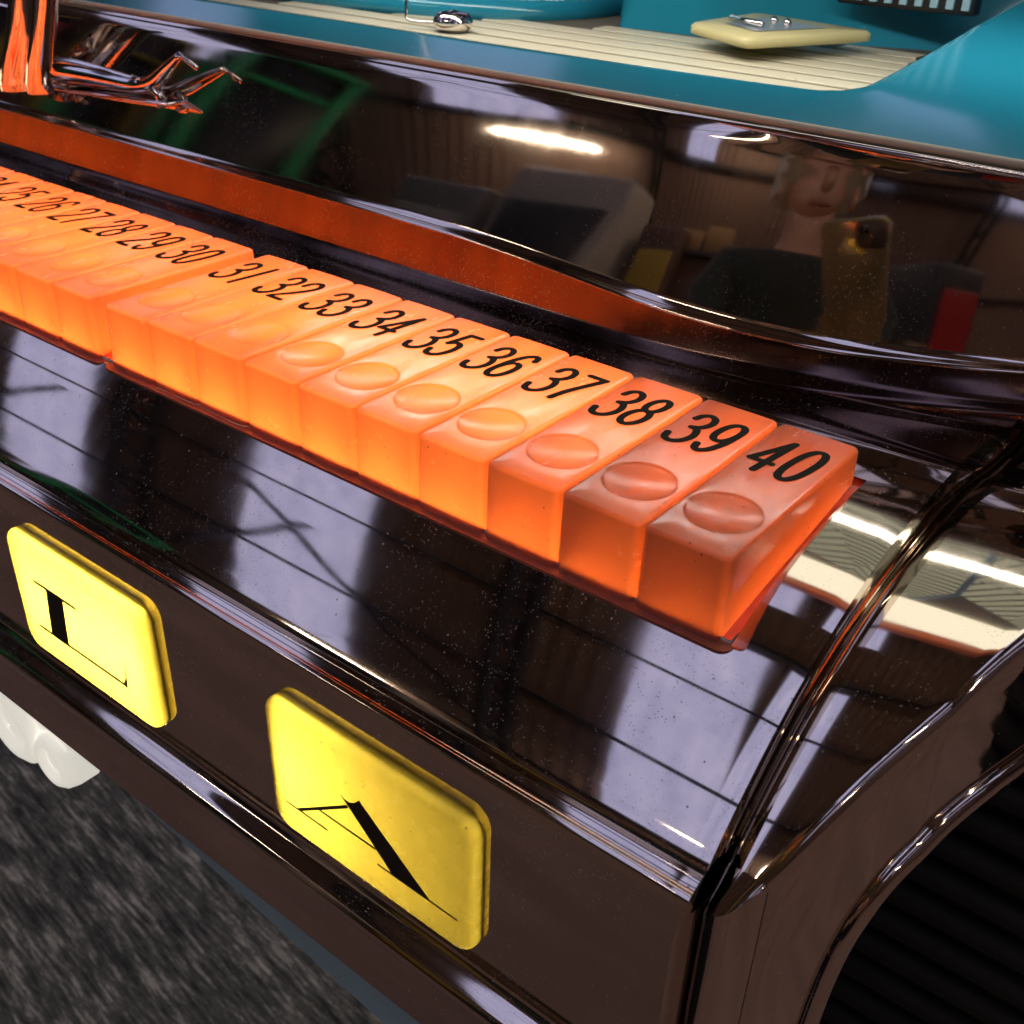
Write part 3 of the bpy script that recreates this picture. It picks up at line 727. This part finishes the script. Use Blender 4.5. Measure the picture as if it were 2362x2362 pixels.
# lit fluted panel of the upper cabinet, just above the picture, mirrored in the shelf and the end pod
PY = 9.2
bm = bmesh.new(); box(bm, -16, 9, PY + .1, PY + .5, 6.6, 24.5); lp = obj('upper_panel', bm, mat('panel_backing', (.35, .35, .3, 1), .5), jb, smooth=False)
bm = bmesh.new(); box(bm, -15.6, 8.6, PY - .5, PY + .05, 14.0, 21.5, .3); obj('light_tray', bm, M['lit_white'], lp)
bm = bmesh.new(); box(bm, -15.8, 8.8, PY - .7, PY + .08, 22.3, 23.4, .15); obj('orange_rail', bm, mat('orange_rail', (.75, .16, .05, 1), .35), lp)
M['lit_flute'] = emis('lit_flute_plate', (.90, .95, .76), .42)
def fan(poly_, dirv, sp, y):
    bm = bmesh.new(); bm.faces.new([bm.verts.new((a, y, b)) for a, b in poly_]); o = obj('flute_plate', bm, M['lit_flute'], lp, smooth=False)
    d = Vector(dirv).normalized(); n = Vector((-d.y, d.x)); P = [Vector(q) for q in poly_]
    lo = min(q.dot(n) for q in P); hi = max(q.dot(n) for q in P); k = lo + sp / 2; bm = bmesh.new()
    while k < hi:
        hits = []
        for a, b in zip(P, P[1:] + P[:1]):
            da, db = a.dot(n) - k, b.dot(n) - k
            if da * db < 0: hits.append(a.lerp(b, da / (da - db)))
        if len(hits) == 2: tube(bm, [(hits[0].x, y - .05, hits[0].y), (hits[1].x, y - .05, hits[1].y)], .05, 5)
        k += sp
    ob = obj('flute', bm, M['steel'], lp, smooth=False); ob['kind'] = 'stuff'
for x0 in (-15.5, -9.5, -3.5, 2.5):
    bm = bmesh.new(); tube(bm, [(x0 + 3.2, PY - .08, 6.8), (x0 + 2.2, PY - .08, 11), (x0 + .05, PY - .08, 13.8)], .13, 8); obj('edge_strip', bm, mat('pale_blue_edge', (.3, .5, .75, 1), .3) if 'eb' not in M else M['eb'], lp)
    fan([(x0, 6.8), (x0 + 3.2, 6.8), (x0 + 2.2, 11), (x0, 13.8)], (1, .1), .42, PY)
    fan([(x0 + 3.2, 6.8), (x0 + 6, 6.8), (x0 + 6, 13.8), (x0 + 2.2, 11)], (1, -1.1), .42, PY + .02)

# ---- chrome bracket and wing emblem on the riser, upper left
bm = bmesh.new()
pr2 = [(-.95, .0), (-.85, .28), (-.55, .42), (-.2, .36), (0, .12), (.2, .3), (.55, .34), (.8, .2), (.85, 0)]
rows = []
for z, sc_, dx in ((.78, 1.0, 0), (1.0, .98, .02), (1.6, .90, .35), (2.3, .84, .75), (3.2, .80, 1.2)):
    rows.append([(-20.35 + dx + a * sc_, 2.35 - b * 1.1, z + a * .06) for a, b in pr2] )
grid(bm, rows); obj('bracket', bm, M['chrome_bright'], jb); _emb0 = set(bpy.data.objects)
bm = bmesh.new(); r_ = box(bm, -22, -14.9, 2.0, 2.7, .98, 1.05, .03); bmesh.ops.rotate(bm, verts=bm.verts, cent=(-19, 2.3, 1), matrix=Matrix.Rotation(-.06, 3, 'Y')); obj('emblem_base', bm, M['chrome_bright'], jb)
em = bmesh.new()
body = [(-19.3, 1.40, .30), (-18.4, 1.42, .27), (-17.5, 1.44, .22), (-16.7, 1.44, .18), (-16.0, 1.46, .16), (-15.5, 1.60, .16), (-15.0, 1.92, .12), (-14.6, 2.18, .07)]
sp3 = spline([(a, b, r_) for a, b, r_ in body], 6)
tube(em, [(p.x, 2.2, p.y) for p in sp3], .2, 12, rf=[p.z for p in sp3])
obj('emblem', em, M['chrome_bright'], jb)
em = bmesh.new(); tube(em, [(-14.62, 2.2, 2.2), (-14.05, 2.15, 2.02)], .05, 8); obj('emblem_tip', em, M['chrome_bright'], jb)
em = bmesh.new(); tube(em, [(-15.6, 2.2, 1.55), (-15.4, 2.2, 1.35), (-15.3, 2.2, 1.15)], .16, 10, rf=[.15, .10, .13]); obj('emblem_foot', em, M['chrome_bright'], jb)

for o_e in set(bpy.data.objects) - _emb0: o_e.location = Vector((-.62, .36, -.10)) * U

# ---- white scalloped plastic trim that peeps out below the lip, lower left
sw = thing('scalloped_trim', 'glossy white scalloped plastic trim peeping out under the chrome lip at the lower left', 'trim', (-11.5, -4.3, -8.75))
for k, (x, z, r_) in enumerate([(-.35, -.12, .62), (-1.7, .02, .95), (-3.3, -.15, 1.0), (-5.0, -.3, 1.05), (-6.8, -.3, 1.1)]):
    bm = bmesh.new(); rows = []
    for q, d in ((1, .45), (1.0, 0), (.93, -.22), (.75, -.36), (.60, -.36), (.50, -.26), (.35, -.24), (.02, -.30)):
        rows.append([(x + r_ * q * math.cos(a * PI / 16), d * .8, z + r_ * q * math.sin(a * PI / 16)) for a in range(32)])
    grid(bm, rows, closeu=True); obj('lobe', bm, M['white_glow_plastic'], sw)
bm = bmesh.new(); box(bm, -9, .1, -.1, .5, .1, 1.2, .05); obj('strip', bm, M['white_glow_plastic'], sw)

# ---- things standing in the hall, seen in the chrome
def hall_mat(n, c, r=.5): return mat(n, (*c, 1), r)
HM = {'green': hall_mat('green_paint', (.02, .45, .14), .35), 'yellow': hall_mat('mustard_paint', (.42, .28, .02)), 'red': hall_mat('red_paint', (.40, .02, .02), .4),
      'card': hall_mat('brown_cardboard', (.34, .21, .09), .8), 'dark': hall_mat('charcoal_paint', (.03, .028, .03)), 'cream': hall_mat('ivory_enamel', (.42, .38, .32), .4),
      'wood': hall_mat('dark_wood', (.11, .055, .03), .5), 'grey': hall_mat('grey_enamel', (.20, .19, .18), .5)}
def rack(name, label, cat, x, y, wx, dy, h, frame, panel, rz=0, rails=(.5,), group=None):
    t = thing(name, label, cat, (x, y, FLOORZ), group); t.rotation_euler = (0, 0, rz)
    w2, d2 = wx / 2, dy / 2; th = max(2.2, wx * .07)
    for sx in (-1, 1):
        for sy in (-1, 1):
            bm = bmesh.new(); box(bm, sx * w2 - th / 2, sx * w2 + th / 2, sy * d2 - th / 2, sy * d2 + th / 2, 0, h, .3); obj('post', bm, HM[frame], t)
    bm = bmesh.new(); box(bm, -w2 - th / 2, w2 + th / 2, -d2 - th / 2, d2 + th / 2, h, h + th, .3); obj('top', bm, HM[frame], t)
    for q in rails:
        bm = bmesh.new(); box(bm, -w2, w2, -d2, d2, h * q - th / 2, h * q + th / 2); obj('shelf', bm, HM[frame], t)
    bm = bmesh.new(); box(bm, -w2 + th / 2, w2 - th / 2, -d2 + th / 2, d2 - th / 2, th, h - 1); obj('body', bm, HM[panel], t)
def cabinet(name, label, cat, x, y, wx, dy, h, m, m2, rz=0):
    t = thing(name, label, cat, (x, y, FLOORZ)); t.rotation_euler = (0, 0, rz)
    bm = bmesh.new(); box(bm, -wx / 2, wx / 2, -dy / 2, dy / 2, 4, h, 3, 3); obj('case', bm, HM[m], t)
    bm = bmesh.new(); box(bm, -wx * .38, wx * .38, dy / 2 - 1, dy / 2 + 1.4, h * .3, h * .85, 1.2); obj('door', bm, HM[m2], t)
    for sx in (-1, 1):
        bm = bmesh.new(); box(bm, sx * wx * .4 - 2, sx * wx * .4 + 2, -dy * .4, dy * .4, 0, 4); obj('foot', bm, HM['dark'], t)
rack('shop_stand', 'green framed tall stand across the hall, mirrored in the riser', 'stand', -205, -150, 42, 24, 138, 'green', 'dark', .5, (.12, .9))
def panel(label, x, y, w_, h, m, rz=.45):
    t = thing('display_board', label, 'board', (x, y, FLOORZ)); t.rotation_euler = (0, 0, rz)
    bm = bmesh.new(); box(bm, -w_ / 2, w_ / 2, -1.5, 1.5, 4, h, .6); obj('board', bm, HM[m], t)
    for s_ in (-1, 1):
        bm = bmesh.new(); box(bm, s_ * w_ * .4 - 1, s_ * w_ * .4 + 1, -7, 7, 0, 4, .3); obj('foot', bm, HM['dark'], t)
panel('solid green board standing left of the green framed stand, seen in the riser', -236, -128, 12, 150, 'green')
panel('narrow mustard board standing left of the solid green board', -258, -122, 6, 150, 'yellow')
panel('narrow red board standing between the mustard board and the cardboard coloured boards', -300, -116, 7, 148, 'red')
panel('wider cardboard coloured board near the left end of the hall', -385, -100, 26, 150, 'card')
panel('narrower ivory board right of the cardboard coloured board', -350, -104, 12, 140, 'cream')
rack('shop_stand', 'mustard framed narrow stand beside the green one across the hall', 'stand', -260, -150, 30, 20, 142, 'yellow', 'dark', .5, (.9,))
rack('shop_stand', 'red framed narrow stand beyond the mustard framed one', 'stand', -318, -150, 30, 20, 140, 'red', 'dark', .5, ())
cabinet('tall_cabinet', 'brown cardboard coloured tall cabinet at the far left of the hall', 'cabinet', -430, -120, 46, 40, 150, 'card', 'card', .4)
cabinet('drinks_cooler', 'rounded ivory drinks cooler with a dark door across the hall', 'cooler', -128, -200, 40, 34, 128, 'cream', 'dark', .2)
cabinet('game_machine', 'grey enamel machine with ivory door left of the drinks cooler', 'machine', -170, -205, 36, 30, 112, 'grey', 'cream', .2)
cabinet('side_cabinet', 'dark wooden cabinet with mustard door right of the drinks cooler', 'cabinet', -78, -205, 44, 30, 108, 'wood', 'yellow', .1)
rack('work_bench', 'dark framed bench with cardboard top across the hall', 'bench', -45, -215, 60, 34, 92, 'dark', 'wood', 0, (.4,))
for k, (dx, m) in enumerate(((-12, 'card'), (12, 'card'))):
    t = thing('cardboard_box', ['left', 'right'][k] + ' one of two cardboard boxes on the dark bench across the hall', 'box', (-45 + dx, -215, FLOORZ + 97.5))
    bm = bmesh.new(); box(bm, -11, 11, -10, 10, 0, 14 + 5 * k, .4); obj('carton', bm, HM[m], t)
    bm = bmesh.new(); box(bm, -10.8, 10.8, -1, 1, 14.1 + 5 * k, 14.5 + 5 * k); obj('tape', bm, HM['cream'], t)
cabinet('pinball_table', 'red and dark pinball table at the right of the hall', 'game', 95, -170, 44, 60, 96, 'dark', 'red', -.4)

# ---- the photographer, holding the phone that takes the picture
sk = hall_mat('skin', (.62, .36, .26), .5)
jk = hall_mat('dark_green_jacket', (.020, .026, .020), .8); tr_ = hall_mat('dark_trousers', (.02, .022, .03), .9); hr = hall_mat('white_hair', (.88, .84, .74), .9)
def skin(name, V, E_, R_, m, parent, sub=2, root=0):
    me = bpy.data.meshes.new(name); me.from_pydata([Vector(v) * U for v in V], E_, []); o = bpy.data.objects.new(name, me); C.objects.link(o)
    md = o.modifiers.new('skin', 'SKIN'); md.use_smooth_shade = True
    for i, r_ in enumerate(R_):
        r_ = r_ if isinstance(r_, tuple) else (r_, r_); me.skin_vertices[0].data[i].radius = (r_[0] * U, r_[1] * U)
    me.skin_vertices[0].data[root].use_root = True
    sb = o.modifiers.new('sub', 'SUBSURF'); sb.levels = sub; sb.render_levels = sub
    me.materials.append(m); o.parent = parent; return o
ps = thing('person', 'white haired person in a dark jacket holding up a phone, mirrored in the chrome', 'person', (0, 0, 0))
up = upv
PC = CAMPOS - fwd * .75 - upv * 3.3 - rgt * 1.1          # centre of the phone
HD = Vector((3.2, -34.5, 19.0))
neck = Vector((3.6, -38.5, 10)); chest = Vector((4, -41, 1)); hip = Vector((6, -46, -17))
shL = Vector((-6.5, -39, 5.5)); shR = Vector((14.5, -39, 5.5))
elL = Vector((-9.5, -31, -10)); elR = Vector((17, -30, -10))
wrL = PC - upv * 9.2 - rgt * 2.2 - fwd * 2.8; wrR = PC - upv * 8.6 + rgt * 3.0 - fwd * 2.8
kn = [Vector((0, -36, -36)), Vector((12, -36, -36))]; an = [Vector((0, -41, -57)), Vector((12, -41, -57))]; toe = [Vector((-1, -31, -59)), Vector((13, -31, -59))]
V = [hip, chest, neck, neck.lerp(HD, .5), HD + Vector((0, -1.0, 1.5)), HD + Vector((0, .8, -4.2))]; E_ = [(0, 1), (1, 2), (2, 3), (3, 4), (4, 5)]; R_ = [(8, 5.5), (8.5, 6), (3.6, 3.4), (3.2, 3.2), (4.9, 5.6), (3.6, 3.4)]
def add(v, p, r): V.append(v); R_.append(r); E_.append((p, len(V) - 1)); return len(V) - 1
for sh, elb, wr, sgn in ((shL, elL, wrL, -1), (shR, elR, wrR, 1)):
    a = add(sh, 1, 3.0); b = add(elb, a, 2.4); c2 = add(wr, b, 1.5)
    palm = add(wr + (PC - upv * 5.0 + rgt * sgn * 1.9 - wr) * .6, c2, (2.1, 1.3))
    pb = V[palm]
    for f in range(4):
        base = pb + upv * (1.2 - f * .85) + rgt * (-sgn * .5) + fwd * .9
        k1 = add(base, palm, .55); k2 = add(base + fwd * 1.3 - rgt * sgn * .9 + upv * .3, k1, .48); k3 = add(base + fwd * 1.9 - rgt * sgn * 2.4 + upv * .4, k2, .40)
    t1 = add(pb + upv * 1.4 - rgt * sgn * .9 - fwd * .6, palm, .6); t2 = add(pb + upv * 3.0 - rgt * sgn * 1.9 - fwd * .4, t1, .5)
for q in (0, 1):
    a = add(hip + Vector((-5 if q == 0 else 5, 0, -3)), 0, 5); b = add(kn[q], a, 3.6); c2 = add(an[q], b, 2.4); add(toe[q], c2, 1.8)
skin('body', V, E_, R_, sk, ps)
Vj = [hip + Vector((0, 0, -3)), chest + Vector((0, 0, 1)), neck + Vector((0, -1.5, -3)), shL, elL, elL.lerp(wrL, .86), shR, elR, elR.lerp(wrR, .86)]
skin('jacket', Vj, [(0, 1), (1, 2), (1, 3), (3, 4), (4, 5), (1, 6), (6, 7), (7, 8)], [(11, 8), (11, 8), (6, 5.5), 4.8, 4.0, 2.5, 4.8, 4.0, 2.5], jk, ps)
hp = hip + Vector((0, 0, -2))
skin('trousers', [hp, hp + Vector((-5, 0, -4)), kn[0], an[0] + Vector((0, 0, 1)), hp + Vector((5, 0, -4)), kn[1], an[1] + Vector((0, 0, 1))], [(0, 1), (1, 2), (2, 3), (0, 4), (4, 5), (5, 6)], [(8, 6.5), 6, 4.8, 3.6, 6, 4.8, 3.6], tr_, ps)
for q in (0, 1):
    bm = bmesh.new(); rows = []
    for yy, hw, hh_ in ((-5, 1.8, 2.2), (-4, 2.8, 4), (0, 3.0, 4.2), (4, 3.1, 3.2), (9, 3.0, 2.4), (12, 2.2, 1.8), (13, 1, .8)):
        rows.append([(an[q].x + hw * math.cos(a * PI / 8), an[q].y + yy, -60 + hh_ / 2 + hh_ / 2 * math.sin(a * PI / 8)) for a in range(16)])
    g_ = grid(bm, rows, closeu=True); bm.faces.new(g_[0]); bm.faces.new(g_[-1]); obj('shoe', bm, HM['dark'], ps)
def blob(name, c_, r3, m, parent, rot=None, dn=0, cut=None):
    bm = bmesh.new(); bmesh.ops.create_uvsphere(bm, u_segments=28, v_segments=18, radius=1)
    for v in bm.verts:
        n_ = v.co.copy(); v.co = Vector((n_.x * r3[0], n_.y * r3[1], n_.z * r3[2])) * (1 + dn * math.sin(9 * n_.x + 3) * math.sin(11 * n_.z) * math.cos(7 * n_.y))
    if cut: bmesh.ops.delete(bm, geom=[v for v in bm.verts if cut(v.co)], context='VERTS')
    if rot: bmesh.ops.rotate(bm, verts=bm.verts, cent=(0, 0, 0), matrix=rot)
    bmesh.ops.translate(bm, verts=bm.verts, vec=c_); return obj(name, bm, m, parent)
face = HD + Vector((0, 0, -1))
blob('nose', face + Vector((0, 5.6, -.6)), (.85, 1.3, 1.3), sk, ps)
for s_ in (-1, 1):
    blob('ear', face + Vector((s_ * 5.3, -.4, .2)), (.6, 1.3, 1.8), sk, ps)
    blob('eye', face + Vector((s_ * 1.9, 4.6, 1.1)), (.42, .35, .22), HM['dark'], ps)
blob('mouth', face + Vector((0, 4.5, -3.2)), (1.6, .5, .3), hall_mat('lips', (.30, .10, .08)), ps)
blob('hair', HD + Vector((0, -1.0, 1.4)), (6.8, 7.2, 6.6), hr, ps, dn=.09, cut=lambda q: (q.y > 2.6 and q.z < 2.4 and abs(q.x) < 5.2) or q.z < -3.8)
for s_ in (-1, 1):
    bm = bmesh.new(); cc = face + Vector((s_ * 2.1, 5.7, 1.0))
    tube(bm, [cc + Vector((1.6 * math.cos(a * PI / 10), 0, 1.15 * math.sin(a * PI / 10))) for a in range(21)], .07, 6); obj('glasses_rim', bm, HM['dark'], ps)

PM = mat('phone_back', (.42, .33, .18, 1), .14, .55)
ph = thing('phone', 'large phone held upright by the photographer, mirrored in the riser', 'phone', (0, 0, 0))
rotm = Matrix((rgt, upv, -fwd)).transposed()
def pbox(name, cx, cy, cz, hx, hy, hz, r_, m):
    bm = bmesh.new(); rows = []
    for ins, z in ((.10, -hz), (0, -hz + .08), (0, hz - .08), (.10, hz)):
        rows.append([PC + rotm @ Vector((cx + p.x, cy + p.y, cz + z)) for p in rrect(hx - ins, -hy + ins, hy - ins, max(r_ - ins, .05), 5)])
    g_ = grid(bm, rows, closeu=True); bm.faces.new(g_[0]); bm.faces.new(g_[-1]); return obj(name, bm, m, ph)
pbox('case', 0, 0, 0, 2.2, 4.5, .24, .6, PM)
pbox('camera_plate', 1.1, 3.35, -.27, .95, .95, .05, .35, HM['dark'])
for a, b in ((.7, 3.75),):
    bm = bmesh.new(); tube(bm, [PC + rotm @ Vector((a, b, -.28)), PC + rotm @ Vector((a, b, -.40))], .34, 16); obj('lens', bm, mat('lens_glass', (.01, .01, .02, 1), .05), ph)
